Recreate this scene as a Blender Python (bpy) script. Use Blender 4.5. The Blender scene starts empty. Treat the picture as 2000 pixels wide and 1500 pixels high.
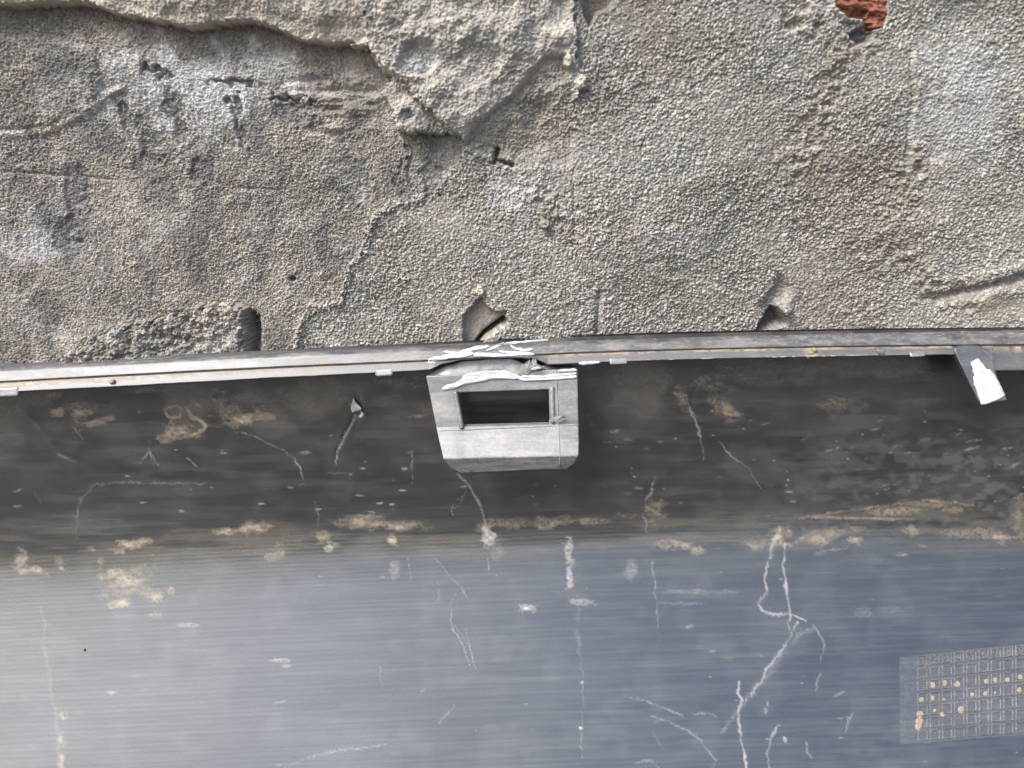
import bpy, bmesh, math, random
import numpy as np
from mathutils import Vector, Matrix

# ------------------------------------------------------------------ camera, sky, sun
R = math.radians
sc = bpy.context.scene
COL = sc.collection
PITCH, DIST = R(18.0), 0.285
CAM = np.array([0.0, -DIST * math.cos(PITCH), DIST * math.sin(PITCH)])
FWD = np.array([0.0, math.cos(PITCH), -math.sin(PITCH)])
UP = np.array([0.0, math.sin(PITCH), math.cos(PITCH)])
RIGHT = np.array([1.0, 0.0, 0.0])
LENS, SENS = 6.86, 9.8
K = SENS / LENS / 2000.0                       # tangent per photo pixel

cd = bpy.data.cameras.new('camera')
cd.lens, cd.sensor_width, cd.sensor_fit = LENS, SENS, 'HORIZONTAL'
cd.clip_start, cd.clip_end = 0.01, 3000
cd.dof.use_dof = True
cd.dof.focus_distance = 0.272
cd.dof.aperture_fstop = 1.7
cam = bpy.data.objects.new('camera', cd)
cam.matrix_world = Matrix(((1, 0, 0, CAM[0]), (0, UP[1], -FWD[1], CAM[1]), (0, UP[2], -FWD[2], CAM[2]), (0, 0, 0, 1)))
COL.objects.link(cam)
sc.camera = cam

SUN_EL, SUN_AZ = R(49), R(226)                 # azimuth from +Y, clockwise seen from above
sun_dir = Vector((math.sin(SUN_AZ) * math.cos(SUN_EL), math.cos(SUN_AZ) * math.cos(SUN_EL), math.sin(SUN_EL)))
w = bpy.data.worlds.new('World'); sc.world = w; w.use_nodes = True
nt = w.node_tree
sky = nt.nodes.new('ShaderNodeTexSky'); sky.sky_type = 'NISHITA'; sky.sun_disc = False
sky.sun_elevation, sky.sun_rotation = SUN_EL, SUN_AZ
sky.air_density, sky.dust_density, sky.ozone_density = 1.0, 6.0, 2.2
bg = nt.nodes['Background']; bg.inputs['Strength'].default_value = 0.15
nt.links.new(sky.outputs[0], bg.inputs[0])
sl = bpy.data.lights.new('sun', 'SUN'); sl.energy = 1.5; sl.angle = R(14); sl.color = (1.0, 0.965, 0.915)
so = bpy.data.objects.new('sun', sl); so.rotation_mode = 'QUATERNION'
so.rotation_quaternion = sun_dir.to_track_quat('Z', 'Y'); COL.objects.link(so)
sc.view_settings.view_transform = 'Standard'; sc.view_settings.look = 'None'
sc.view_settings.exposure = 0.66; sc.view_settings.gamma = 1.0

# ------------------------------------------------------------------ helpers
def ray(px, py):
    px = np.asarray(px, float); py = np.asarray(py, float)
    a = (px - 1000) * K; b = (750 - py) * K
    return FWD + a[..., None] * RIGHT + b[..., None] * UP
def at(px, py, D):
    """point seen at photo pixel (px,py) lying D metres in front of the wall plane"""
    d = ray(px, py); D = np.asarray(D, float)
    t = (-D - CAM[1]) / d[..., 1]
    return CAM + d * t[..., None]
def on(px, py, f):
    """same, on a surface whose stand-off is f(x, z)"""
    D = np.full(np.shape(np.asarray(px, float) + np.asarray(py, float)), 0.012)
    px = np.broadcast_to(np.asarray(px, float), D.shape); py = np.broadcast_to(np.asarray(py, float), D.shape)
    for _ in range(25):
        p = at(px, py, D); D = 0.5 * D + 0.5 * f(p[..., 0], p[..., 2])
    return at(px, py, D)
def proj(P):
    v = P - CAM
    z = v @ FWD
    return 1000 + (v @ RIGHT) / z / K, 750 - (v @ UP) / z / K

_T = {}
def vn(x, y, seed=0):
    if seed not in _T: _T[seed] = np.random.default_rng(seed).random((256, 256))
    T = _T[seed]
    xi = np.floor(x).astype(np.int64); yi = np.floor(y).astype(np.int64)
    fx = x - xi; fy = y - yi
    fx = fx * fx * (3 - 2 * fx); fy = fy * fy * (3 - 2 * fy)
    x0, x1, y0, y1 = xi & 255, (xi + 1) & 255, yi & 255, (yi + 1) & 255
    return (T[x0, y0] * (1 - fx) + T[x1, y0] * fx) * (1 - fy) + (T[x0, y1] * (1 - fx) + T[x1, y1] * fx) * fy
def fbm(x, y, seed=0, oct=4, gain=0.5):
    s = 0; a = 1; n = 0
    for i in range(oct):
        s = s + a * vn(x * 2 ** i + 17.3 * i, y * 2 ** i + 9.1 * i, seed + i); n += a; a *= gain
    return s / n
def sstep(a, b, x):
    t = np.clip((x - a) / (b - a), 0, 1); return t * t * (3 - 2 * t)
def grains(x, y, sp, seed, rmin=0.55, rmax=0.85):
    """rounded sand grains, jittered grid: height (unit of sp) and a random number per grain"""
    g = np.random.default_rng(seed); N = 512
    jx, jy, rr, cc = g.random((N, N)), g.random((N, N)), g.random((N, N)), g.random((N, N))
    u, v = x / sp, y / sp
    ui, vi = np.floor(u).astype(np.int64), np.floor(v).astype(np.int64)
    best = np.zeros_like(u); cid = np.full_like(u, 0.5)
    for dx in (-1, 0, 1):
        for dy in (-1, 0, 1):
            a, b = (ui + dx), (vi + dy)
            am, bm = a % N, b % N
            r = rmin + (rmax - rmin) * rr[am, bm]
            d2 = ((a + 0.1 + 0.8 * jx[am, bm] - u) ** 2 + (b + 0.1 + 0.8 * jy[am, bm] - v) ** 2) / (r * r)
            h = np.sqrt(np.clip(1 - d2, 0, 1)) * r * (0.7 + 0.5 * cc[am, bm])
            m = h > best
            best = np.where(m, h, best); cid = np.where(m, jx[am, bm], cid)
    return best, cid
def sd_poly(x, y, poly):
    """signed distance to a closed outline, negative inside"""
    P = np.asarray(poly, float); d = np.full(x.shape, 1e12); ins = np.zeros(x.shape, bool)
    for i in range(len(P)):
        ax, ay = P[i]; bx, by = P[(i + 1) % len(P)]
        ex, ey = bx - ax, by - ay
        t = np.clip(((x - ax) * ex + (y - ay) * ey) / (ex * ex + ey * ey + 1e-9), 0, 1)
        d = np.minimum(d, (x - ax - t * ex) ** 2 + (y - ay - t * ey) ** 2)
        if ay != by:
            ins ^= ((ay > y) != (by > y)) & (x < (bx - ax) * (y - ay) / (by - ay) + ax)
    d = np.sqrt(d)
    return np.where(ins, -d, d)
def d_line(x, y, pts):
    """distance to an open polyline and the fraction along it"""
    P = np.asarray(pts, float); d = np.full(x.shape, 1e12); tt = np.zeros(x.shape); n = len(P) - 1
    for i in range(n):
        ax, ay = P[i][:2]; bx, by = P[i + 1][:2]
        ex, ey = bx - ax, by - ay
        t = np.clip(((x - ax) * ex + (y - ay) * ey) / (ex * ex + ey * ey + 1e-9), 0, 1)
        q = (x - ax - t * ex) ** 2 + (y - ay - t * ey) ** 2
        m = q < d; d = np.where(m, q, d); tt = np.where(m, (i + t) / n, tt)
    return np.sqrt(d), tt

def link(o, parent=None):
    COL.objects.link(o)
    if parent is not None: o.parent = parent
    return o
def raw_mesh(name, V, F, attrs=None, smooth=True):
    """V (n,3); F (m,4) or (m,3) index array, or a list of tuples"""
    me = bpy.data.meshes.new(name)
    if isinstance(F, np.ndarray):
        k = F.shape[1]
        me.vertices.add(len(V)); me.vertices.foreach_set('co', np.asarray(V, np.float32).ravel())
        me.loops.add(F.size); me.loops.foreach_set('vertex_index', F.astype(np.int32).ravel())
        me.polygons.add(len(F)); me.polygons.foreach_set('loop_start', np.arange(0, F.size, k, dtype=np.int32))
        me.polygons.foreach_set('use_smooth', np.full(len(F), smooth))
        me.update(calc_edges=True)
    else:
        me.from_pydata([tuple(map(float, v)) for v in V], [], [tuple(map(int, f)) for f in F])
        for p in me.polygons: p.use_smooth = smooth
    for k, a in (attrs or {}).items():
        if a.ndim == 2:
            at_ = me.attributes.new(k, 'FLOAT_COLOR', 'POINT')
            c = np.ones((len(a), 4), np.float32); c[:, :3] = a; at_.data.foreach_set('color', c.ravel())
        else:
            at_ = me.attributes.new(k, 'FLOAT', 'POINT'); at_.data.foreach_set('value', a.astype(np.float32))
    return me
def grid_faces(nr, nc):
    i = np.arange(nr * nc).reshape(nr, nc)
    return np.stack([i[:-1, :-1], i[1:, :-1], i[1:, 1:], i[:-1, 1:]], -1).reshape(-1, 4)
def obj(name, me, mat, parent=None, bevel=0.0, seg=2):
    o = bpy.data.objects.new(name, me); me.materials.append(mat) if not me.materials else None
    link(o, parent)
    if bevel:
        b = o.modifiers.new('bevel', 'BEVEL'); b.width = bevel; b.segments = seg; b.limit_method = 'ANGLE'; b.angle_limit = R(35)
        b.harden_normals = False
    return o
def tag(o, label=None, cat=None, kind=None):
    if label: o['label'] = label
    if cat: o['category'] = cat
    if kind: o['kind'] = kind
    return o

# ------------------------------------------------------------------ materials
def mat(name):
    m = bpy.data.materials.new(name); m.use_nodes = True
    return m, m.node_tree, m.node_tree.nodes['Principled BSDF']
def node(nt, t, **kw):
    n = nt.nodes.new(t)
    for k, v in kw.items():
        if k in n.inputs: n.inputs[k].default_value = v
        else: setattr(n, k, v)
    return n
def mixc(nt, fac, a, b):
    n = nt.nodes.new('ShaderNodeMix'); n.data_type = 'RGBA'
    for s, v in ((0, fac), (6, a), (7, b)):
        if hasattr(v, 'links') or isinstance(v, bpy.types.NodeSocket): nt.links.new(v, n.inputs[s])
        else: n.inputs[s].default_value = v if s == 0 else (*v, 1)
    return n.outputs[2]
def math_(nt, op, a, b=None, c=None, clamp=False):
    n = nt.nodes.new('ShaderNodeMath'); n.operation = op; n.use_clamp = clamp
    for i, v in enumerate((a, b, c)):
        if v is None: continue
        if isinstance(v, bpy.types.NodeSocket): nt.links.new(v, n.inputs[i])
        else: n.inputs[i].default_value = v
    return n.outputs[0]
def noise(nt, scale, detail=4, rough=0.6, stretch=(1, 1, 1)):
    tc = nt.nodes.new('ShaderNodeTexCoord'); mp = nt.nodes.new('ShaderNodeMapping'); mp.inputs['Scale'].default_value = stretch
    n = node(nt, 'ShaderNodeTexNoise', Scale=scale, Detail=detail, Roughness=rough)
    nt.links.new(tc.outputs['Object'], mp.inputs[0]); nt.links.new(mp.outputs[0], n.inputs['Vector'])
    return n.outputs[0]
def ramp(nt, v, lo, hi):
    n = nt.nodes.new('ShaderNodeMapRange'); n.clamp = True
    nt.links.new(v, n.inputs[0]); n.inputs[1].default_value = lo; n.inputs[2].default_value = hi
    return n.outputs[0]
def bump(nt, h, strength, dist, prev=None):
    n = nt.nodes.new('ShaderNodeBump'); n.inputs['Strength'].default_value = strength; n.inputs['Distance'].default_value = dist
    nt.links.new(h, n.inputs['Height'])
    if prev is not None: nt.links.new(prev, n.inputs['Normal'])
    return n.outputs[0]

def wall_material():
    m, nt, p = mat('cement_render')
    a = nt.nodes.new('ShaderNodeAttribute'); a.attribute_name = 'tint'
    n1 = noise(nt, 1500, 3, 0.7); n2 = noise(nt, 260, 4, 0.65)
    v = math_(nt, 'MULTIPLY_ADD', ramp(nt, n1, 0.25, 0.75), 0.34, 0.83)
    v = math_(nt, 'MULTIPLY', v, math_(nt, 'MULTIPLY_ADD', ramp(nt, n2, 0.3, 0.7), 0.2, 0.9))
    h = nt.nodes.new('ShaderNodeVectorMath'); h.operation = 'SCALE'
    nt.links.new(a.outputs['Color'], h.inputs[0]); nt.links.new(v, h.inputs['Scale'])
    nt.links.new(h.outputs[0], p.inputs['Base Color'])
    p.inputs['Roughness'].default_value = 0.92; p.inputs['Specular IOR Level'].default_value = 0.25
    nt.links.new(bump(nt, n1, 0.5, 0.0004, bump(nt, noise(nt, 700, 2, 0.5), 0.35, 0.0006)), p.inputs['Normal'])
    return m
M_WALL = wall_material()

def plastic_material(name, dust=0.0, dust_noise=0.3, stripes=False, use_attr=True, rough=0.24, ior=2.1, mudamt=0.55):
    m, nt, p = mat(name)
    base = (0.020, 0.021, 0.022); dustc = (0.34, 0.345, 0.35); mudc = (0.50, 0.405, 0.25); scufc = (0.62, 0.61, 0.59)
    n_big = noise(nt, 60, 5, 0.65, (0.35, 1, 1)); n_fine = noise(nt, 900, 3, 0.7); n_str = noise(nt, 700, 4, 0.7, (0.10, 1, 1))
    film = math_(nt, 'MULTIPLY', ramp(nt, n_big, 0.35, 0.75), dust_noise)
    d = math_(nt, 'ADD', film, dust)
    d = math_(nt, 'MULTIPLY', d, math_(nt, 'MULTIPLY_ADD', ramp(nt, n_fine, 0.3, 0.7), 0.6, 0.7))
    d = math_(nt, 'MULTIPLY', d, math_(nt, 'MULTIPLY_ADD', ramp(nt, n_str, 0.3, 0.7), 0.8, 0.6), clamp=True)
    rgh = math_(nt, 'MULTIPLY_ADD', d, 0.25, rough)
    if use_attr:
        def attr(k):
            a = nt.nodes.new('ShaderNodeAttribute'); a.attribute_name = k; return a.outputs['Fac']
        d = math_(nt, 'ADD', d, attr('dust'), clamp=True)
        c = mixc(nt, d, base, dustc)
        mud = math_(nt, 'MULTIPLY', attr('mud'), math_(nt, 'MULTIPLY_ADD', ramp(nt, n_fine, 0.25, 0.75), 0.5, 0.65), clamp=True)
        c = mixc(nt, mud, c, mudc)
        sc_ = math_(nt, 'MULTIPLY', attr('scuff'), math_(nt, 'MULTIPLY_ADD', ramp(nt, n_fine, 0.25, 0.75), 0.5, 0.7), clamp=True)
        c = mixc(nt, sc_, c, scufc)
        rgh = math_(nt, 'MULTIPLY_ADD', math_(nt, 'MAXIMUM', mud, sc_), 0.5, rgh, clamp=True)
    else:
        c = mixc(nt, d, base, dustc)
        mud = ramp(nt, noise(nt, 110, 6, 0.75), 0.50, 0.78)
        c = mixc(nt, math_(nt, 'MULTIPLY', mud, mudamt), c, mudc)
    nt.links.new(c, p.inputs['Base Color']); nt.links.new(rgh, p.inputs['Roughness'])
    p.inputs['IOR'].default_value = ior; p.inputs['Specular Tint'].default_value = (0.89, 0.95, 1.0, 1)  # specular tint puts the sky's blue into the sheen
    b = bump(nt, n_fine, 0.11, 0.0003)
    if stripes:
        a = nt.nodes.new('ShaderNodeAttribute'); a.attribute_name = 'along'
        s = math_(nt, 'SINE', math_(nt, 'MULTIPLY', a.outputs['Fac'], 2 * math.pi / 0.0016))
        b = bump(nt, s, 0.11, 0.00003, b)
        b = bump(nt, n_str, 0.035, 0.0003, b)
    nt.links.new(b, p.inputs['Normal'])
    return m
M_PANEL = plastic_material('black_plastic_moulded', 0.0, 0.045, True, True, 0.20, 2.5)
M_RIM = plastic_material('black_plastic_dusty', 0.10, 0.25, False, True, 0.40, 1.75)
M_TAB = plastic_material('grey_dusty_plastic', 0.30, 0.55, False, False, 0.32, 2.2, 0.42)
M_STRIP = plastic_material('black_plastic_clean', 0.14, 0.2, False, False, 0.34, 2.2, 0.12)

def simple(name, c, rough=0.7, var=0.25, scale=800, bs=0.3):
    m, nt, p = mat(name)
    n = noise(nt, scale, 4, 0.65)
    nt.links.new(mixc(nt, ramp(nt, n, 0.3, 0.7), tuple(x * (1 - var) for x in c), c), p.inputs['Base Color'])
    p.inputs['Roughness'].default_value = rough
    nt.links.new(bump(nt, n, bs, 0.0004), p.inputs['Normal'])
    return m
M_PAINT = simple('white_correction_paint', (0.70, 0.72, 0.74), 0.55, 0.30, 380, 0.7)
M_BRICK = simple('red_brick', (0.36, 0.14, 0.085), 0.9, 0.6, 420, 1.0)
M_TORN = simple('torn_pale_plastic', (0.42, 0.41, 0.39), 0.6, 0.4, 700, 0.5)
M_MUD = simple('dry_tan_mud', (0.40, 0.345, 0.25), 0.95, 0.3, 900, 0.5)
M_SPECK = simple('dark_grit', (0.02, 0.02, 0.02), 0.8, 0.2)
M_GROUND = simple('bare_ground', (0.045, 0.043, 0.040), 0.95, 0.5, 6, 0.4)

# ------------------------------------------------------------------ ground
g = raw_mesh('ground', np.array([(-900, -1500, -.5), (900, -1500, -.5), (900, 3, -.5), (-900, 3, -.5)]), [(0, 1, 2, 3)])
tag(obj('ground', g, M_GROUND), kind='structure')

# ------------------------------------------------------------------ the wall
def axis(lo, hi, step, far_lo, far_hi, n):
    core = np.arange(lo, hi, step)
    t = (np.arange(1, n + 1) / n) ** 3
    return np.concatenate([(lo - (lo - far_lo) * t)[::-1], core, core[-1] + (far_hi - core[-1]) * t])
xs = axis(-0.208, 0.208, 0.000265, -1.6, 1.6, 64)
zs = axis(-0.006, 0.146, 0.000265, -0.5, 1.4, 60)
X, Z = np.meshgrid(xs, zs)
X = X.ravel(); Z = Z.ravel()
base = np.stack([X, np.zeros_like(X), Z], -1)
PX, PY = proj(base)
inz = sstep(0.014, 0.0, np.maximum(np.abs(X) - 0.209, np.maximum(Z - 0.146, -0.01 - Z)))
PX = np.clip(PX, -400, 2400); PY = np.clip(PY, -300, 900)
mx, mz = X * 1000, Z * 1000                    # millimetres
wob = (fbm(mx / 6, mz / 6, 1) - 0.5); wob2 = fbm(mx / 2.2, mz / 2.2, 5, 3) - 0.5
rag = wob * 26 + wob2 * 14                      # ragged edges, in photo pixels
H = np.zeros_like(X)                            # millimetres towards the camera
C = np.empty((len(X), 3)); C[:] = (0.345, 0.335, 0.305)
def tint(mask, col, amt=1.0):
    global C
    k = (np.clip(mask, 0, 1) * amt)[:, None]; C = C * (1 - k) + np.asarray(col) * k

# large undulation
H += (fbm(mx / 60, mz / 60, 21, 3) - 0.5) * 9 + (fbm(mx / 18, mz / 18, 25, 3) - 0.5) * 1.4
tint(sstep(0.5, 0.72, fbm(mx / 40, mz / 40, 31, 4)), (0.29, 0.265, 0.225), 0.55)
tint(sstep(0.5, 0.7, fbm(mx / 30, mz / 30, 35, 4)), (0.40, 0.40, 0.385), 0.5)
# smoother trowelled coat on the left, a little deeper
LEFT = [(-400, 900), (-400, -300), (700, -300), (720, 100), (900, 270), (900, 310), (860, 352), (830, 380), (770, 396), (735, 412), (712, 450), (700, 490),
        (672, 530), (662, 588), (604, 604), (580, 622), (574, 690), (570, 900)]
wob3 = fbm(mx / .95, mz / .95, 9, 3) - .5
sl_ = sd_poly(PX, PY, LEFT) + rag * 0.42 + wob3 * 18
left = sstep(3.5, -3.5, sl_)
H += -2.2 * left
ridge = np.exp(-((sl_ - 5) / 7) ** 2) * sstep(330, 420, PY)
tint(left, (0.335, 0.312, 0.278), 0.7)
tint(ridge * sstep(.3, .55, wob2 + .5), (0.52, 0.495, 0.44), 0.65)
# grain
gx, gz = mx + wob * 1.6 + (fbm(mx / .9, mz / .9, 13, 2) - .5) * .7, mz * 1.15 + wob2 * 1.2 + (fbm(mx / .9, mz / .9, 16, 2) - .5) * .7
g1, id1 = grains(gx, gz, 0.84, 101, 0.28, 0.66)
g2, id2 = grains(gx + 3.1, gz, 0.58, 102, 0.32, 0.64)
g3, id3 = grains(gx * 1.0, gz * 1.0 + 7, 2.0, 103, 0.24, 0.56)
patchy = fbm(mx / 16, mz / 12, 43, 4)
coarse_amt = (1 - left) * (0.35 + 0.75 * fbm(mx / 22, mz / 22, 41, 3) + 0.35 * sstep(.4, .65, patchy))
H += (fbm(mx / 3.4, mz / 2.6, 45, 3) - .5) * 1.1 * (1 - left) * (.35 + .65 * sstep(.45, .62, patchy))
H += 1.3 * ridge * (.3 + g1 * 2.0)
H += (g1 * 1.25 + g2 * 0.4) * coarse_amt * inz
sel3 = sstep(0.50, 0.64, fbm(mx / 14, mz / 14, 44, 4))
H += g3 * 0.75 * sel3 * (1 - left) * inz
fine_amt = left * (0.55 + 0.8 * fbm(mx / 25, mz / 25, 47, 3))
H += (g2 * 1.25 + (fbm(mx / 1.3, mz / 1.3, 49, 3) - 0.5) * 0.7 + (fbm(mx / 5, mz / 5, 51, 4) - .5) * 1.1) * fine_amt * inz
gid = np.where(left > 0.5, id2, id1)
C *= (0.66 + 0.80 * gid ** 1.6)[:, None]
C *= (1 - 0.38 * np.where(left > .5, sstep(.16, .04, g2) * .8, sstep(.14, .02, g1)))[:, None]   # grey binder between pale grains, darkened further for the shade in the gaps
warm = (id2 > 0.86) & (id1 > 0.3); C[warm] *= (1.12, 1.04, 0.88)
pale = (id1 > 0.955) & (left < .5); C[pale] = C[pale] * 0.5 + np.array((0.52, 0.47, 0.38)) * 0.5

# overlapping coat along the top left, its pale lip and top brightened as sunlit in the tint
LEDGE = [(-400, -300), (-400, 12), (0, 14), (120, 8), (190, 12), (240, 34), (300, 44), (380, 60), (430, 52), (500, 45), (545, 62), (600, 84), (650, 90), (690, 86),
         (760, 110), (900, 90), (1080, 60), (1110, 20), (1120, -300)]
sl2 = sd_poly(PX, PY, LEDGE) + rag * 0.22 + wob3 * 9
m = sstep(3, -5, sl2)
Hled = m * (7.5 + sstep(0, -60, sl2) * 1.5 + (fbm(mx / 9, mz / 9, 61, 4) - .5) * 5) * sstep(1060, 720, PX)
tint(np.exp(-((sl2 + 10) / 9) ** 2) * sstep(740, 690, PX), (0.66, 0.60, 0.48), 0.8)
tint(m * sstep(740, 690, PX), (0.50, 0.46, 0.385), 0.6)
tint(sstep(80, 0, sl2) * sstep(-2, 6, sl2) * sstep(760, 640, PX), (0.26, 0.225, 0.185), 0.6)  # stain and shade below the ledge, both put into the tint
# lump at the top centre
LUMP = [(690, 92), (722, 96), (735, 125), (765, 152), (748, 186), (768, 225), (778, 255), (840, 264), (896, 262), (908, 292), (940, 312), (985, 322), (1020, 335),
        (1120, 330), (1122, 195), (1146, 172), (1128, 112), (1122, 40), (1130, -60), (760, -60), (740, 60)]
sl3 = sd_poly(PX, PY, LUMP) + rag * 0.4 + wob3 * 16
m = sstep(3, -5, sl3)
fall = sstep(1130, 760, PX) * 0.75 + 0.25
fall *= 0.05 + 0.95 * sstep(330, 225, PY + (PX - 900) * 0.2)
lum = fbm(mx / 9, mz / 9, 71, 4, 0.5)
H += np.maximum(Hled, m * (8.5 * fall + (lum - 0.42) * 7.5 *  sstep(310, 180, PY)))
FACET = [(1062, 112), (1105, 108), (1122, 190), (1121, 330), (1000, 330), (905, 285), (930, 240), (1000, 190)]
sf = sd_poly(PX, PY, FACET) + rag * 0.25
m2 = sstep(6, -8, sf) * sstep(335, 270, PY + wob * 60)
H -= m2 * 2.2
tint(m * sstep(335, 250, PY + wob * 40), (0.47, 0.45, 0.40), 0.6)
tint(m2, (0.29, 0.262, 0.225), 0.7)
tint(m * sstep(-22, -4, sl3) * sstep(930, 800, PX), (0.58, 0.54, 0.46), 0.7)
tint(np.exp(-((sf - 3) / 8) ** 2) * sstep(1115, 1080, PX) * sstep(250, 200, PY), (0.52, 0.48, 0.40), 0.5)
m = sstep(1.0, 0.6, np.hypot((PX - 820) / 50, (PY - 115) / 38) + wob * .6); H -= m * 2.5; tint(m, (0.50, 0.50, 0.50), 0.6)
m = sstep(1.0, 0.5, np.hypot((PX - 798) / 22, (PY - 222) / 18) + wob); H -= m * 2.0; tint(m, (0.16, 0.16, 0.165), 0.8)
m = sstep(1.0, 0.6, np.hypot((PX - 1107) / 10, (PY - 122) / 16)); H += m * 3.0; tint(m, (0.55, 0.5, 0.42), 0.7)
m = sstep(1.0, 0.5, np.hypot((PX - 1135) / 18, (PY - 165) / 22) + wob * .8); H += m * 2.5; tint(m, (0.5, 0.47, 0.4), 0.5)
# strata of crumbled mortar left of the lump
m = sstep(1.0, 0.55, np.hypot((PX - 640) / 120, (PY - 205) / 80) + wob * .9)
H += m * ((fbm(mx / 8, mz / 3.2, 77, 5) - .5) * 5)
tint(m * sstep(.5, .62, fbm(mx / 9, mz / 2.4, 77, 4)), (0.50, 0.455, 0.38), 0.6)
tint(m * sstep(.5, .4, fbm(mx / 9, mz / 2.4, 77, 4)), (0.24, 0.205, 0.17), 0.6)
# lime bloom
wh = sstep(1.25, 0.35, np.hypot((PX - 350) / 210, (PY - 175) / 95) + wob * 1.5 + wob2 * .8)
tint(wh, (0.70, 0.69, 0.68), 0.75)
wh = sstep(1.2, 0.3, np.hypot((PX - 55) / 75, (PY - 470) / 60) + wob * 1.2 + wob2); tint(wh, (0.62, 0.62, 0.62), 0.6)
ln, t = d_line(PX, PY, [(-20, 262), (60, 258), (95, 250), (120, 235), (160, 222), (200, 185), (240, 170)])
ln = ln + rag * .25; tint(np.exp(-(ln / 6) ** 2), (0.72, 0.68, 0.6), 0.75); H += 1.2 * np.exp(-(ln / 7) ** 2)
H += 1.6 * sstep(2, -16, sd_poly(PX, PY, [(-400, 60), (-400, 262), (60, 258), (95, 250), (120, 235), (160, 222), (200, 180), (190, 90), (60, 60)]) + rag * .2)
tint(sstep(1.1, 0.5, np.hypot((PX - 110) / 80, (PY - 140) / 80) + wob), (0.19, 0.187, 0.184), 0.75)
# chipped darker spots
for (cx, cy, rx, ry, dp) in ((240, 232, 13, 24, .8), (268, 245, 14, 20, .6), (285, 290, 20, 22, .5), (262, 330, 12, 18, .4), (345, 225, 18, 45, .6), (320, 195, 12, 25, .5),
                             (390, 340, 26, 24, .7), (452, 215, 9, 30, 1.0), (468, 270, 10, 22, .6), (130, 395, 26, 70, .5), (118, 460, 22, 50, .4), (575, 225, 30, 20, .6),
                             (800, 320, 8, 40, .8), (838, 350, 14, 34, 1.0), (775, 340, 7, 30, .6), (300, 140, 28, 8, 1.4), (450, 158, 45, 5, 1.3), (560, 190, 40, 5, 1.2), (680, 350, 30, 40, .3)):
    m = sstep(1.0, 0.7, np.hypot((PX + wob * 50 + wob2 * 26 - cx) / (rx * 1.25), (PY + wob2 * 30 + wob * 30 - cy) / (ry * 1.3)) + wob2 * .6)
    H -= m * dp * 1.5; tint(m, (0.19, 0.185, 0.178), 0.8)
ln, t = d_line(PX, PY, [(0, 335), (350, 362), (560, 372), (760, 382)]); H -= 0.6 * np.exp(-((ln + rag * .1) / 4) ** 2) * sstep(.3, .6, fbm(PX / 60, PY / 60, 81, 2)); tint(np.exp(-(ln / 5) ** 2), (0.22, 0.19, 0.17), .35)
# crack under the lump
ln, t = d_line(PX, PY, [(965, 318), (972, 292), (966, 312), (1000, 322)]); m = np.exp(-((ln + rag * .05) / 4) ** 2); H -= 5 * m
# rough crumbly run at the bottom left with a broken right edge and a pit beside it
RUN = [(120, 700), (190, 650), (300, 625), (370, 605), (440, 596), (478, 604), (484, 640), (480, 720), (120, 720)]
sr = sd_poly(PX, PY, RUN) + (rag * 0.7 + wob3 * 34) * (1 - .6 * sstep(420, 465, PX))
m = sstep(4, -5, sr)
g4, id4 = grains(gx + 11, gz, 2.1, 107, 0.3, 0.66)
H += m * (3.2 + (fbm(mx / 4.5, mz / 3.5, 91, 4) - .5) * 6.5 * sstep(470, 380, PX)) + m * (g1 * 0.9 + g4 * 1.6)
C *= (1 + m * (.9 * id4 - .4))[:, None]
tint(np.exp(-((sr + 3) / 8) ** 2) * sstep(300, 420, PX), (0.52, 0.48, 0.41), .6)
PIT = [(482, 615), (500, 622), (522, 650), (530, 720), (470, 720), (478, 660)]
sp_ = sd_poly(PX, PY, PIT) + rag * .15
m = sstep(10, -16, sp_ + rag * .5 + wob3 * 14); H -= m * 10.0 * sstep(514, 482, PX + wob * 20); tint(m, (0.26, 0.25, 0.24), .5)  # the pit's dark shadow is also painted into the tint
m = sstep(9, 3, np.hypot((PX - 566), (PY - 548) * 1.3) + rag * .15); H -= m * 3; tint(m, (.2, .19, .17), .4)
tint(sstep(1.2, .4, np.hypot((PX - 60) / 60, (PY - 560) / 60) + wob * 1.5), (0.24, 0.21, 0.17), .5)
# loose tan corner low on the left
tint(sstep(1.2, .4, np.hypot((PX - 40) / 180, (PY - 690) / 26) + wob), (0.22, 0.19, 0.15), .5)
# flaked patch above the clip, with a deep crack
FLAKE = [(940, 580), (954, 600), (972, 610), (990, 606), (986, 632), (960, 648), (938, 668), (935, 720), (905, 720), (904, 616), (918, 602), (930, 588)]
sf2 = sd_poly(PX, PY, FLAKE) + rag * .16
m = sstep(3, -5, sf2); H = H * (1 - m) + m * (H * 0.25 - 3.0 + (fbm(mx / 3, mz / 3, 95, 3) - .5) * 0.8)
tint(m, (0.265, 0.245, 0.215), .85)
ln, t = d_line(PX, PY, [(930, 672), (944, 655), (958, 645), (984, 627)]); H -= 9 * np.exp(-((ln + rag * .04) / (3.2 + 2.5 * t)) ** 2)
m = sstep(1, .6, np.hypot((PX - 955) / 22, (PY - 664) / 16) + wob * .6) * (1 - m); H += m * 1.2; tint(m, (0.44, 0.38, 0.28), .6)
m = sstep(1, .6, np.hypot((PX - 938) / 9, (PY - 566) / 11) + wob * .5); H += m * 2.4; tint(m, (0.55, 0.48, 0.36), .85)
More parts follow.
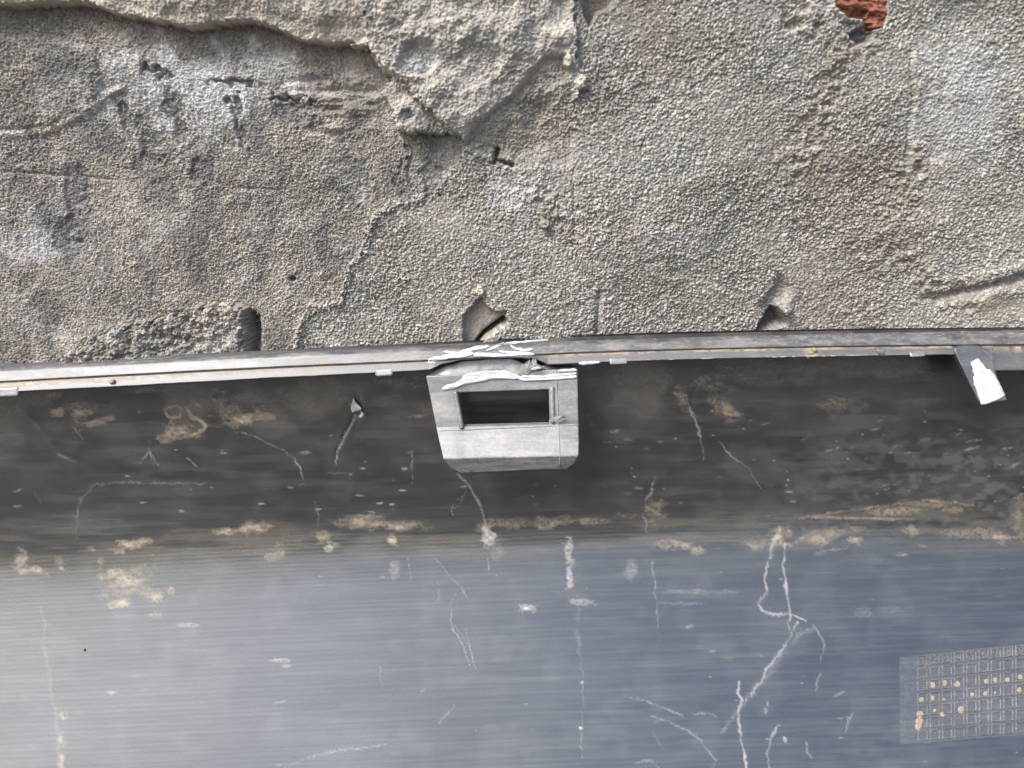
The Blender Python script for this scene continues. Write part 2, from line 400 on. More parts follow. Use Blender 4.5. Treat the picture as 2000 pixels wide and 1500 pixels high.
# broken hollow on the right
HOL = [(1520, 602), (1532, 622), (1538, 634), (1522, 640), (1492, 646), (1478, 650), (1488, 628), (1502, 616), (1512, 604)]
m = sstep(5, -5, sd_poly(PX, PY, HOL) + rag * .12); H -= m * 11; tint(m, (0.17, 0.17, 0.175), .7)  # shade inside the hollow deepened by a darker tint
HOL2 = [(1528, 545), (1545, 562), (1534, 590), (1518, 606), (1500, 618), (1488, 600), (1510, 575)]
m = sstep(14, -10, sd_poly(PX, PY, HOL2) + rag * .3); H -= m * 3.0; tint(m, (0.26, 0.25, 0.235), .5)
m = sstep(1, .5, np.hypot((PX - 1530) / 22, (PY - 603) / 18) + wob * .8) * sstep(1510, 1518, PX); H += m * 3.2
# rough brown-speckled seam wandering down the right
ln, t = d_line(PX, PY, [(1690, 80), (1640, 110), (1610, 190), (1590, 260), (1560, 330)]); m1 = np.exp(-((ln + rag) / 38) ** 2)
ln, t = d_line(PX, PY, [(1800, 310), (1760, 390), (1735, 430), (1745, 480), (1800, 540), (1880, 590)]); m2 = np.exp(-((ln + rag) / 34) ** 2)
ln, t = d_line(PX, PY, [(1045, 370), (1075, 400), (1090, 440), (1110, 465)]); m3 = np.exp(-((ln + rag * .8) / 26) ** 2)
m = np.clip(m1 + m2 + m3, 0, 1)
H += m * ((fbm(mx / 2.6, mz / 2.2, 97, 4) - .5) * 4.2 + g3 * 0.8 - 0.4); tint(m, (0.29, 0.265, 0.215), .45)
m = sstep(1, .6, np.hypot((PX - 1063) / 12, (PY - 437) / 9)); H += m * 2.6; tint(m, (.46, .38, .27), .6)
ln, t = d_line(PX, PY, [(1800, 586), (1860, 578), (1930, 560), (2010, 540), (2100, 530)]); ln = ln + rag * .5
H -= 3.4 * np.exp(-(ln / 9) ** 2) * sstep(1780, 1880, PX); H += 1.2 * np.exp(-((ln - 22) / 14) ** 2) * sstep(1850, 1950, PX)
tint(sstep(1.1, .5, np.hypot((PX - 1950) / 90, (PY - 600) / 32) + wob), (.37, .325, .25), .6)
for pts, dep in (([(1782, 100), (1784, 200), (1776, 330)], .9), ([(1165, 660), (1166, 610), (1172, 570)], 1.6), ([(1121, 330), (1122, 460)], .4)):
    ln, t = d_line(PX, PY, pts); H -= dep * np.exp(-((ln + rag * .12) / 5) ** 2)
tint(sstep(1.2, .4, np.hypot((PX - 1880) / 100, (PY - 200) / 150) + wob), (.47, .475, .475), .5)
tint(sstep(1.2, .4, np.hypot((PX - 1900) / 120, (PY + 10) / 60) + wob), (.2, .2, .18), .5)
tint(sstep(1.1, .4, np.hypot((PX - 1010) / 70, (PY - 380) / 45) + wob), (.50, .49, .475), .6)
# gap at the top, beside the lump, and the pocket that shows the brick
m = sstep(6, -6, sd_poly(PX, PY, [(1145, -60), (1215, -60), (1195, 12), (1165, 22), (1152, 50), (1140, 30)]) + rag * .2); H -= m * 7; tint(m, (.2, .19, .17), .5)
POCK = [(1634, 12), (1652, 32), (1690, 34), (1696, 52), (1704, 56), (1728, 50), (1734, 28), (1737, -80), (1625, -80)]
spk = sd_poly(PX, PY, POCK) + rag * .06
m = sstep(4, -2, spk); H = H * (1 - m) - 11 * m
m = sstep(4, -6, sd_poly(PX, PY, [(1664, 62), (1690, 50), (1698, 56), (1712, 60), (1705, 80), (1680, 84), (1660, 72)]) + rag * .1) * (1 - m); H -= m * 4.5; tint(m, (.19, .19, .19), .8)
m = sstep(5, -3, np.abs(spk - 6) - 4) * sstep(1700, 1660, PX); H += 1.5 * m; tint(m, (.5, .5, .48), .6)
m = sstep(1.1, .6, np.hypot((PX - 1560) / 50, (PY - 40) / 40) + wob); H += m * ((fbm(mx / 3, mz / 3, 98, 4) - .5) * 7); tint(m, (.33, .31, .26), .4)
m = sstep(7, 4, np.hypot(PX - 1671, PY - 109)); tint(m, (.62, .40, .30), .8)

# dark damp smudges and rubbed streaks on the smoother coat
tint(left * sstep(.5, .68, fbm(mx / 7 + 5, mz / 16, 121, 4)) * sstep(60, 260, PY), (.18, .174, .166), .65)
tint(left * sstep(.52, .7, fbm(mx / 11 + 9, mz / 9, 125, 5)), (.46, .44, .40), .5)
tint(sstep(.55, .72, fbm(mx / 5, mz / 5, 128, 5)) * (1 - left), (.23, .215, .19), .45)
tint(sstep(1.1, .6, np.hypot((PX + wob * 60 - 135) / 32, (PY - 430) / 90)), (.2, .195, .19), .6)
H += (fbm(mx / 0.55, mz / 0.55, 111, 2) - .5) * 0.30 * inz
# beyond the finely meshed part the coat goes on plainer
C = C * inz[:, None] + np.array((0.325, 0.312, 0.283)) * (1 - inz[:, None])
H = H * inz + (1 - inz) * (fbm(mx / 60, mz / 60, 21, 3) - 0.5) * 9
# keep clear of the rim below
lim = sstep(700, 760, PY); H = H * (1 - lim) + np.minimum(H, 1.5) * lim
Y = -(H * 0.001)
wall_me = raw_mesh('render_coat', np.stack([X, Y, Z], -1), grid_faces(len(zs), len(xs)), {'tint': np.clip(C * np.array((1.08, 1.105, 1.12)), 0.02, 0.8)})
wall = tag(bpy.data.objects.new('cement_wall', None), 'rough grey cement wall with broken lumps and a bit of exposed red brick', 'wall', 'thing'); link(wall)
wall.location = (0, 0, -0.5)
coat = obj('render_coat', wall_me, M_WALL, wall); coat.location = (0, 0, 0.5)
W0 = Vector((0, 0, 0.5))

# the brick in its pocket
bpx, bpy_ = np.meshgrid(np.linspace(1622, 1742, 60), np.linspace(-90, 60, 70))
Db = -0.0025 + (fbm(bpx / 22, bpy_ / 9, 201, 5, .6) - .5) * 0.0055
Db -= 0.003 * sstep(0, 10, sd_poly(bpx, bpy_, [(1634, 12), (1652, 30), (1668, 8), (1700, 20), (1690, 36), (1698, 52), (1730, 50), (1737, -80), (1625, -80)]))
P = at(bpx, bpy_, Db); nb = P.shape[0] * P.shape[1]
Pb = P.copy(); Pb[..., 1] = 0.02
V = np.concatenate([P.reshape(-1, 3), Pb.reshape(-1, 3)])
F = [tuple(f) for f in grid_faces(70, 60)] + [tuple(f[::-1] + nb) for f in grid_faces(70, 60)]
ring = [c for c in range(60)] + [r * 60 + 59 for r in range(1, 70)] + [69 * 60 + c for c in range(58, -1, -1)] + [r * 60 for r in range(68, 0, -1)]
F += [(ring[i], ring[(i + 1) % len(ring)], ring[(i + 1) % len(ring)] + nb, ring[i] + nb) for i in range(len(ring))]
b = obj('brick', raw_mesh('brick', V, F), M_BRICK, wall); b.location = W0

# ------------------------------------------------------------------ the panel
panel = tag(bpy.data.objects.new('bumper_cover', None), 'scuffed black plastic bumper cover with muddy inner face leaning on the cement wall', 'bumper cover'); link(panel)
panel.location = (0, -0.05, -0.5)
P0 = Vector((0, 0.05, 0.5))
def part(name, me, m, parent=None, bevel=0.0, seg=2):
    o = obj(name, me, m, parent or panel, bevel, seg)
    if parent is None: o.location = P0
    return o
TOPX = [-600, 0, 250, 500, 700, 900, 1100, 1350, 1600, 2000, 2600]
TOPY = [751, 717, 704, 691, 682, 674, 666, 658, 652, 645, 637]
GRVY = [784, 745, 731, 718, 709, 700, 689, 681, 676, 672, 668]
LIPY = [812, 766, 753, 739, 729, 719, 710, 701, 696, 690, 684]
def smooth_interp(x, xp, yp):
    """piecewise cubic through the measured points"""
    xp = np.asarray(xp, float); yp = np.asarray(yp, float)
    s = np.gradient(yp, xp); i = np.clip(np.searchsorted(xp, x) - 1, 0, len(xp) - 2)
    h = xp[i + 1] - xp[i]; t = np.clip((x - xp[i]) / h, 0, 1)
    return (2*t**3-3*t**2+1)*yp[i] + (t**3-2*t**2+t)*h*s[i] + (-2*t**3+3*t**2)*yp[i+1] + (t**3-t**2)*h*s[i+1]
top_y = lambda x: smooth_interp(x, TOPX, TOPY)
grv_y = lambda x: smooth_interp(x, TOPX, GRVY)
lip_y = lambda x: smooth_interp(x, TOPX, LIPY)
# world height of the groove line as a function of world x
gp = at(np.linspace(-600, 2600, 200), grv_y(np.linspace(-600, 2600, 200)), 0.012)
def zr(x): return np.interp(x, gp[:, 0], gp[:, 2])

# profile of the moulded sheet: slope (how far the face looks up) against the drop below the groove
dr = np.linspace(-0.02, 0.6, 1241)
ang = np.interp(dr, [-0.02, 0.0, 0.03, 0.060, 0.070, 0.076, 0.083, 0.095, 0.115, 0.14, 0.20, 0.30, 0.48], [0, 0, 2, 6, 10, 14.5, 20, 24.5, 28.5, 31.5, 34, 28, 12])
DD = np.concatenate([[0], np.cumsum(np.tan(np.radians(ang[1:])) * np.diff(dr))])
DD = DD - np.interp(0.0, dr, DD) + 0.0050
def sheet(x, z):
    d = zr(x) - z
    return np.interp(d, dr, DD) + 0.010 * (x / 0.2) ** 2 * sstep(0.0, 0.2, d) * 0
us = axis(-0.212, 0.212, 0.00042, -0.62, 0.62, 16)
ws = np.concatenate([np.linspace(-0.004, 0.004, 8), np.arange(0.0045, 0.158, 0.00040), 0.158 + (0.465 - 0.158) * (np.arange(1, 20) / 19) ** 1.6])
U, Wd = np.meshgrid(us, ws); U = U.ravel(); Wd = Wd.ravel()
zc = zr(U)
Zp = zc * np.where(Wd < 0.3, 1, np.interp(Wd, [0.3, 0.465], [1, 0])) - Wd
Zp = np.where(Wd > 0.46, -0.4995, Zp)
Dp = np.interp(Wd, dr, DD)
V = np.stack([U, -Dp, Zp], -1)
PX, PY = proj(V); bad = (PX < -150) | (PX > 2150) | (PY > 1700); PX = np.clip(PX, -200, 2200); PY = np.clip(PY, 600, 1750)
mud = np.zeros_like(U); scuff = np.zeros_like(U); dust = np.zeros_like(U); dep = np.zeros_like(U)
nA = fbm(PX / 22, PY / 12, 301, 4); nB = fbm(PX / 7, PY / 5, 305, 3); nC = fbm(PX / 120, PY / 16, 309, 4); nD = fbm(PX / 90, PY / 60, 313, 4)
rg = (nA - .5) * 22 + (nB - .5) * 9
nE = fbm(PX / 3.0, PY / 2.4, 341, 2); nF = fbm(PX / 14, PY / 14, 345, 2); nG = fbm(PX / 5, PY / 5, 349, 2)
def patch(ch, cx, cy, rx, ry, amt=1.0, rot=0, soft=0.45, thr=0.5, ragk=1.0):
    a = R(rot); m = (np.abs(PX - cx) < 1.8 * (rx + ry) + 20) & (np.abs(PY - cy) < 1.8 * (rx + ry) + 20)
    x, y = PX[m] - cx, PY[m] - cy
    x, y = x * math.cos(a) + y * math.sin(a), -x * math.sin(a) + y * math.cos(a)
    q = np.hypot(x / rx, y / ry) + (nA[m] - .5) * 1.3 * ragk + (nB[m] - .5) * .8 * ragk
    v = sstep(1.05, 1.05 - soft, q + (nE[m] - .5) * .5) * amt * (thr + (1 - thr) * sstep(.38, .6, nB[m])) * (.6 + .4 * sstep(.3, .55, nE[m]))
    ch[m] = np.maximum(ch[m], v)
def stroke(ch, pts, wd=2.0, amt=0.8, brk=0.6, ragk=.12, taper=True):
    P = np.asarray(pts, float); pad = wd * 3 + 8
    m = (PX > P[:, 0].min() - pad) & (PX < P[:, 0].max() + pad) & (PY > P[:, 1].min() - pad) & (PY < P[:, 1].max() + pad)
    qx = PX[m] + (nF[m] - .5) * 9 + (nG[m] - .5) * 3; qy = PY[m] + (nG[m] - .5) * 6
    d, t = d_line(qx, qy, pts)
    lum_ = fbm(PX[m] / 26 + seed_[0], PY[m] / 26, 317, 3); seed_[0] += 3.7
    ww = wd * ((0.35 + 0.65 * np.sin(np.pi * np.clip(t, 0.02, .98)) ** .6) if taper else 1.0) * (.55 + .9 * lum_)
    k = amt * (1 - brk + brk * sstep(.3, .62, lum_)) * (.55 + .45 * sstep(.35, .6, nE[m]))
    v = np.exp(-(d / (ww * .62 + .35)) ** 2) * k
    ch[m] = np.maximum(ch[m], v)
seed_ = [0.0]
# brownish film below the rim, streaky dust everywhere
under = sstep(860, 740, PY + (PX - 1000) * .035)
mud += under * (0.03 + 0.17 * sstep(.42, .68, nD) * (0.6 + .4 * nA))
mud += 0.02 * sstep(.5, .75, nC) * sstep(1080, 900, PY)
dust += 0.045 * sstep(.46, .72, nC) + 0.03 * sstep(.5, .7, nD)
dust += 0.06 * sstep(.45, .7, fbm(PX / 240, (PY + PX * .035) / 3.2, 351, 3)) * (.35 + .65 * sstep(1000, 1090, PY)) + .05 * sstep(.5, .7, fbm(PX / 60, PY / 60, 355, 5))
dust += 0.13 * sstep(1300, 1900, PX) * sstep(800, 900, PY) * sstep(1080, 1000, PY) * sstep(.4, .65, nA)
dust += 0.03 * sstep(500, 0, PX) * sstep(780, 900, PY)  # pales the sheet slightly towards the left
mud += 0.11 * np.exp(-((PY - (1055 - (PX - 500) * .012)) / 45) ** 2) * sstep(.40, .66, fbm(PX / 130, PY / 14, 321, 4))
for a in ((115, 806, 22, 15, .75), (156, 808, 26, 20, .85), (195, 822, 30, 9, .6, -15), (105, 772, 26, 8, .6), (310, 764, 62, 7, .6), (160, 790, 60, 26, .3), (345, 846, 56, 17, .7, -14), (350, 838, 40, 22, .5),
          (480, 820, 52, 17, .85, -12), (455, 800, 40, 22, .5), (520, 812, 34, 14, .6, -20), (430, 790, 20, 22, .4), (420, 760, 30, 12, .35), (1410, 795, 40, 24, .5, 20), (1425, 806, 24, 9, .6), (1335, 782, 17, 26, .5, -30),
          (1390, 745, 70, 20, .35), (1640, 790, 60, 25, .25), (1505, 728, 30, 8, .4), (760, 745, 90, 14, .4), (820, 812, 24, 6, .5),
          (248, 1064, 58, 12, .95, -9), (468, 1034, 78, 10, .9, -6), (500, 1032, 40, 16, .6), (40, 1100, 22, 22, .85, 30), (72, 1112, 30, 9, .8, 15), (116, 1094, 13, 10, .6), (118, 1110, 9, 6, 1), (180, 1075, 14, 5, .7),
          (222, 1122, 34, 20, .9), (262, 1132, 34, 13, .95, 8), (250, 1142, 66, 46, .5), (232, 1180, 34, 11, .9, -5), (304, 1168, 24, 14, 1.0, -8), (334, 1156, 12, 10, .7), (196, 1100, 9, 22, .7), (300, 1200, 18, 6, .4),
          (532, 1086, 24, 10, .7), (545, 1075, 14, 22, .45), (636, 1048, 16, 16, .8), (640, 1060, 22, 12, .5), (745, 1024, 92, 11, .75, 3), (700, 1015, 50, 9, .6), (766, 1054, 10, 16, 1.0, -12), (776, 1028, 8, 10, .9),
          (948, 1030, 20, 18, .5), (1100, 1018, 150, 12, .45, -4), (1280, 1000, 26, 28, .4), (1330, 1066, 58, 11, .85, 6), (1290, 1058, 34, 10, .6), (1360, 1072, 20, 10, .7), (1478, 1062, 32, 14, .65), (1520, 1046, 14, 20, 1.0, 25),
          (1530, 1062, 40, 14, .7), (1600, 1048, 52, 16, .7), (1672, 1054, 26, 10, .95), (1640, 1040, 70, 14, .5), (1770, 998, 120, 13, .6, -3), (1820, 985, 70, 11, .5), (1690, 1012, 140, 4, .75, 1), (1780, 1036, 40, 10, .55),
          (1950, 1048, 54, 14, .85, 5), (1880, 1040, 60, 12, .5), (1990, 1010, 22, 50, .55), (1116, 1102, 14, 9, .7), (1060, 1030, 14, 5, .6), (123, 1402, 11, 13, .9), (119, 1440, 12, 18, .85), (120, 1490, 8, 24, .8), (218, 1352, 10, 5, 1.0),
          (552, 1370, 20, 5, .8, -12), (1112, 1144, 9, 7, 1.0), (1118, 1100, 5, 12, .95, 35), (1540, 1040, 10, 18, .6)):
    a = list(a) + [0] * (6 - len(a)); patch(mud, a[0], a[1], a[2] * 1.06, a[3] * 1.1, a[4] * .92, a[5], .85, .4, 1.3)
for a in ((1110, 1080, 10, 40, .55), (1112, 1120, 8, 24, .6), (1028, 1186, 20, 11, .5), (1028, 1188, 12, 5, .9), (1137, 1332, 6, 5, .95), (1134, 1422, 5, 4, .9), (1140, 1175, 30, 8, .4), (1232, 1118, 14, 20, .28), (1360, 1155, 80, 6, .14), (1340, 1178, 60, 5, .12),
          (1735, 1190, 40, 8, .1), (1690, 1195, 22, 12, .1), (770, 1108, 14, 20, .25), (955, 1050, 13, 26, .5), (970, 1075, 14, 20, .15), (640, 1070, 10, 8, .7), (560, 1300, 14, 4, .3), (370, 1220, 24, 4, .3), (550, 1290, 26, 5, .3)):
    patch(scuff, *a)
rs = random.Random(5)
for i in range(170):                             # little horizontal chips and dust flecks, thick on the right
    x = 2000 * rs.random() ** .6; y = rs.uniform(800, 1000)
    if rs.random() < .25: y = rs.uniform(1060, 1500)
    if 820 < x < 1140 and y < 935: continue
    s = rs.random() ** 2
    patch(scuff if rs.random() < .6 else mud, x, y, 3 + 13 * s, 1.6 + 4 * s * rs.random() + .6, rs.uniform(.12, .45) * (1 - .4 * s), rs.uniform(-25, 10), .6, .6, .6)
for x, y in ((280, 982), (354, 998), (510, 984), (702, 968), (622, 995), (725, 1000), (785, 958), (710, 915), (790, 916), (765, 985), (742, 983), (690, 790), (248, 930)):
    patch(scuff, x, y, rs.uniform(7, 12), rs.uniform(2, 3.2), rs.uniform(.3, .55), rs.uniform(-8, 8), .5, .5, .8)
for p_, wd, am in (([(498, 852), (530, 870), (556, 879), (574, 895), (584, 912), (594, 936)], 3, .65), ([(655, 905), (658, 880), (670, 850), (685, 825), (692, 810)], 4, .55), ([(803, 880), (804, 915), (806, 944)], 1.8, .7),
          ([(1338, 770), (1346, 800), (1360, 822), (1368, 858), (1375, 898)], 2.4, .75), ([(1342, 784), (1352, 806), (1362, 816)], 2, .5), ([(1404, 862), (1428, 890), (1462, 914), (1478, 940), (1490, 955)], 2.4, .5),
          ([(892, 925), (918, 950), (934, 978), (944, 1005), (950, 1062)], 4, .45), ([(950, 1092), (955, 1115)], 4, .6), ([(1282, 932), (1266, 968), (1258, 1002), (1264, 1040)], 4, .4), ([(1275, 1095), (1280, 1160), (1287, 1255)], 2.6, .5),
          ([(1522, 1036), (1508, 1068), (1503, 1090)], 6, .8), ([(1500, 1096), (1494, 1125), (1497, 1150), (1496, 1160), (1482, 1178), (1486, 1192), (1512, 1200), (1545, 1199), (1572, 1212)], 3.6, .75),
          ([(1534, 1062), (1531, 1105), (1536, 1160), (1542, 1200), (1540, 1230)], 3.2, .8), ([(1558, 1214), (1544, 1240), (1536, 1256), (1520, 1280), (1498, 1304), (1488, 1330), (1470, 1352), (1455, 1372)], 4.2, .6),
          ([(1590, 1225), (1560, 1240), (1530, 1275), (1500, 1310), (1470, 1350), (1440, 1390), (1410, 1432)], 12, .26), ([(1520, 1300), (1490, 1330), (1462, 1360)], 9, .3), ([(1440, 1330), (1441, 1355), (1450, 1366), (1445, 1382), (1442, 1402), (1447, 1440), (1456, 1480), (1464, 1520)], 4.2, .85),
          ([(1586, 1220), (1598, 1236), (1608, 1256), (1609, 1275), (1602, 1298)], 3.6, .55), ([(1602, 1315), (1596, 1332), (1590, 1348)], 4.5, .5), ([(1520, 1416), (1506, 1438), (1500, 1462), (1503, 1510)], 3.6, .65), ([(1494, 1384), (1498, 1396)], 4, .8), ([(1500, 1372), (1498, 1380)], 3, .6),
          ([(1532, 1440), (1536, 1450)], 4, .7), ([(1574, 1448), (1578, 1470), (1586, 1482)], 4, .45), ([(1666, 1392), (1656, 1408), (1650, 1428)], 6, .45), ([(1228, 1364), (1256, 1366), (1290, 1380), (1332, 1398)], 4.5, .5), ([(1354, 1396), (1380, 1392), (1402, 1400)], 5, .5),
          ([(1270, 1398), (1310, 1412), (1346, 1428), (1368, 1446), (1388, 1474), (1396, 1486), (1388, 1500)], 4.5, .45), ([(893, 1160), (880, 1180), (878, 1205), (888, 1235), (906, 1265), (918, 1300)], 2.2, .55), ([(884, 1215), (900, 1240), (914, 1260)], 1.6, .4), ([(908, 1225), (918, 1262), (930, 1306)], 2.2, .5),
          ([(852, 1092), (876, 1122), (902, 1150), (912, 1166)], 2.2, .45), ([(799, 1090), (800, 1135)], 2.4, .45), ([(856, 1130), (857, 1178)], 1.6, .3), ([(742, 1300), (747, 1342)], 1.6, .45), ([(890, 1376), (876, 1394), (856, 1412)], 3, .3), ([(550, 1503), (600, 1480), (660, 1466), (756, 1455)], 4.5, .35),
          ([(148, 1060), (150, 1010), (160, 975), (184, 948), (230, 942), (320, 944), (400, 945)], 4.5, .3), ([(1128, 1160), (1128, 1220), (1134, 1290)], 8, .18), ([(1136, 1290), (1138, 1370), (1136, 1480)], 3, .3), ([(620, 982), (622, 1030)], 2, .45), ([(640, 925), (690, 925)], 2, .5),
          ([(80, 1185), (88, 1215), (84, 1255), (92, 1300), (100, 1360), (112, 1420), (118, 1510)], 9, .16), ([(80, 1190), (90, 1228)], 6, .3), ([(262, 905), (275, 905), (294, 880), (298, 905)], 3, .6), ([(290, 875), (300, 892), (306, 908)], 2.4, .6), ([(142, 830), (160, 858)], 3, .45), ([(66, 958), (80, 985)], 2, .4),
          ([(366, 892), (384, 912)], 3, .4), ([(888, 995), (905, 970), (912, 958)], 2, .35), ([(884, 985), (886, 1008)], 2, .35), ([(1590, 1080), (1660, 1068)], 3, .3), ([(925, 940), (960, 985)], 2, .0), ([(1276, 1430), (1300, 1470)], 3, .2), ([(1240, 1490), (1270, 1484), (1290, 1500)], 5, .4), ([(690, 1010), (735, 1006)], 2.5, .4), ([(1640, 1440), (1646, 1442)], 4, .4)):
    big = p_[0][0] > 1430 and am > .55
    stroke(scuff, p_, wd * (.85 if big else .66), am * (.85 if big else .6))
for p_, wd, am in (([(322, 800), (330, 815), (350, 815), (354, 800), (342, 792), (326, 800)], 3, .7), ([(380, 786), (366, 798), (372, 812), (390, 820), (402, 832), (396, 845)], 5, .75), ([(380, 786), (392, 794)], 4, .6), ([(340, 815), (330, 828)], 3, .5), ([(316, 862), (350, 856), (380, 848), (402, 836)], 4, .8),
          ([(410, 775), (440, 795), (452, 812)], 3, .5), ([(490, 790), (500, 800), (515, 792)], 2.5, .5), ([(1560, 1012), (1640, 1000), (1740, 986), (1800, 978), (1870, 982), (1902, 988)], 3.5, .55), ([(948, 1040), (952, 1060)], 6, .4), ([(470, 845), (500, 853)], 2, .4)):
    stroke(mud, p_, wd, am)
# gouges: an old dent line on the left, the puncture and its tear, the two sink marks
def groove(pts, wd, dp):
    d, t = d_line(PX, PY, pts); dep[:] -= dp * np.exp(-(d / wd) ** 2) * np.sin(np.pi * np.clip(t, .03, .97))
groove([(30, 790), (80, 835), (115, 885), (175, 910)], 5, .0004)
groove([(690, 770), (694, 790), (690, 815), (672, 850), (658, 880), (655, 903)], 3, .0009)
groove([(695, 778), (700, 792), (706, 805), (700, 815)], 4.5, .0014)
q = np.hypot((PX - 708) / 16, (PY - 795) / 40); dep += 0.0008 * np.exp(-q ** 2 * 2)
q = np.hypot((PX - 1335) / 20, (PY - 785) / 28); dep += 0.0005 * np.exp(-q ** 2 * 2)
q = np.hypot((PX - 1352) / 8, (PY - 778) / 22); dep -= 0.0004 * np.exp(-q ** 2 * 2)
q = np.hypot((PX - 1440) / 22, (PY - 760) / 10); dep -= 0.0002 * np.exp(-q ** 2 * 2)
dep += (fbm(PX / 300, PY / 120, 331, 2) - .5) * 0.0003 * (1 - sstep(1660, 1740, PX) * sstep(1190, 1250, PY))
mud[bad] = 0; scuff[bad] = 0; dep[bad] = 0
V[:, 1] -= dep
n0 = len(V)
F = grid_faces(len(ws), len(us))
# coarse back face, 3 mm behind, so the sheet has its thickness
bu = np.linspace(-0.62, 0.62, 32); bw = np.linspace(-0.004, 0.465, 40); BU, BW = np.meshgrid(bu, bw); BU = BU.ravel(); BW = BW.ravel()
bz = zr(BU) * np.where(BW < .3, 1, np.interp(BW, [.3, .465], [1, 0])) - BW
bz = np.where(BW > .46, -0.4995, bz)
Vb = np.stack([BU, -np.interp(BW, dr, DD) + 0.0032, bz], -1)
z0 = np.zeros(len(Vb))
me = raw_mesh('moulded_sheet', np.concatenate([V, Vb]), np.concatenate([F, grid_faces(40, 32)[:, ::-1] + n0]),
              {'mud': np.concatenate([np.clip(mud, 0, 1), z0]), 'scuff': np.concatenate([np.clip(scuff, 0, 1), z0]), 'dust': np.concatenate([np.clip(dust, 0, 1), z0]), 'along': np.concatenate([Wd, z0])})
sheet_o = part('moulded_sheet', me, M_PANEL)

# ------------------------------------------------------------------ the rim: rolled bead, groove, lip
CUTX = [832, 846, 862, 892, 940, 1000, 1044, 1060, 1070, 1078]
CUTY = [724, 719, 710, 703, 699, 697, 699, 706, 711, 712]
rx = np.unique(np.concatenate([np.linspace(-600, -60, 30), np.arange(-60, 2060, 1.6), np.linspace(2060, 2600, 30), [1865.0, 1866.0, 1939.0, 1940.0]]))
def lip_bottom(x):
    y = lip_y(x)
    y = np.where((x > 832) & (x < 1078), np.minimum(y, np.interp(x, CUTX, CUTY) + 1.6 * (fbm(x / 9, x * 0, 401, 3) - .5)), y)
    y = np.where(x > 1939.5, lip_y(x) + 33 + (x - 1940) * 0.005, y)
    return y + 1.2 * (fbm(x / 40, x * 0 + 3, 405, 3) - .5)
ty, gy, by = top_y(rx), grv_y(rx), lip_bottom(rx)
rows, att = [], []
def row(py, D, m, s, d):
    rows.append(at(rx, py, D)); att.append((m, s, d))
nz = lambda k, sd, y=0.0: fbm(rx / k, rx * 0 + sd + y, 411 + sd, 3)
leftd = sstep(900, 100, rx)  # ramp that pales the rim towards the left
z_ = np.zeros_like(rx)
BEND = 0.56; CB = 0.5 - 0.5 * math.cos(BEND * math.pi)
bead_D = lambda f: 0.0072 + 0.0046 * np.sqrt(np.clip(1 - (1 - np.minimum(f / .36, 1)) ** 2, 0, 1)) + 0.0034 * f
for py_k, D, th in [(1.5, .0025, 0), (.5, .0045, 0)] + [(None, 0, f) for f in np.linspace(0, 1, 26) ** 1.5]:
    if py_k is None: py, D = ty + (gy - ty) * th, float(bead_D(th))
    else: py = ty + py_k
    row(py, D, 0.10 * sstep(.55, .7, nz(30, 2)) * (th > .12), 0.5 * sstep(.66, .75, nz(6, 5, th * 14)) * sstep(1250, 1500, rx) * .6 * (th < .3) + .14 * sstep(.55, .7, nz(9, 3, th * 9)), 0.05 + 0.12 * leftd * (th > .06) + .22 * sstep(.4, .7, nz(40, 8, th * 3)) * (th > .05))
for k, D in ((0.8, 0.0138), (1.6, 0.0138)):
    row(gy + k, D, .35 + z_, z_, z_ + .1)
for t in np.linspace(0.08, 1.0, 16):             # lip
    py = gy + 2 + (by - gy - 2) * t
    band = np.exp(-((t - .10 - .16 * leftd) / (.17 + .14 * leftd)) ** 2)
    mudv = band * (.35 + .65 * sstep(.36, .62, nz(70, 4))) * sstep(.30, .5, nz(9, 20, t * 5))
    mudv = np.maximum(mudv, .9 * np.exp(-((rx - 1585) / (15 - 5 * t)) ** 2))
    scv = .8 * sstep(.88, 1, t) * sstep(.48, .62, nz(11, 6, t * 3)) * sstep(1240, 1300, rx) * sstep(1720, 1640, rx) + .16 * sstep(.5, .75, t) * (1 - sstep(.97, 1., t)) * (0.25 + .75 * leftd)  # residue flecks, plus an even paler band low on the lip
    row(py, 0.0146 + 0.0024 * t, mudv * .85, scv, 0.08 + .10 * leftd + .1 * nz(60, 9))
last_y = by
for k, D in ((0.8, 0.0168), (1.6, 0.0160), (2.0, 0.0135), (2.2, 0.009), (2.2, 0.005), (2.2, 0.003)):   # underside, back to the sheet
    row(last_y + k, D, z_, z_, z_)
V = np.concatenate(rows); nc = len(rx)
cat_ = lambda i: np.concatenate([np.broadcast_to(a[i], rx.shape).astype(float) for a in att])
me = raw_mesh('rim', V, grid_faces(len(rows), nc), {'mud': np.clip(cat_(0), 0, 1), 'scuff': np.clip(cat_(1), 0, 1), 'dust': np.clip(cat_(2), 0, 1)})
rim = part('rim', me, M_RIM)
def rim_D(px, py):
    """stand-off of the rim face at a photo pixel"""
    t, g_, b_ = top_y(px), grv_y(px), lip_y(px)
    Db = bead_D(np.clip((py - t) / (g_ - t), 0, 1))
    tl = np.clip((py - g_ - 2) / (b_ - g_ - 2), 0, 1)
    return np.where(py < g_, Db, 0.0146 + 0.0024 * tl)

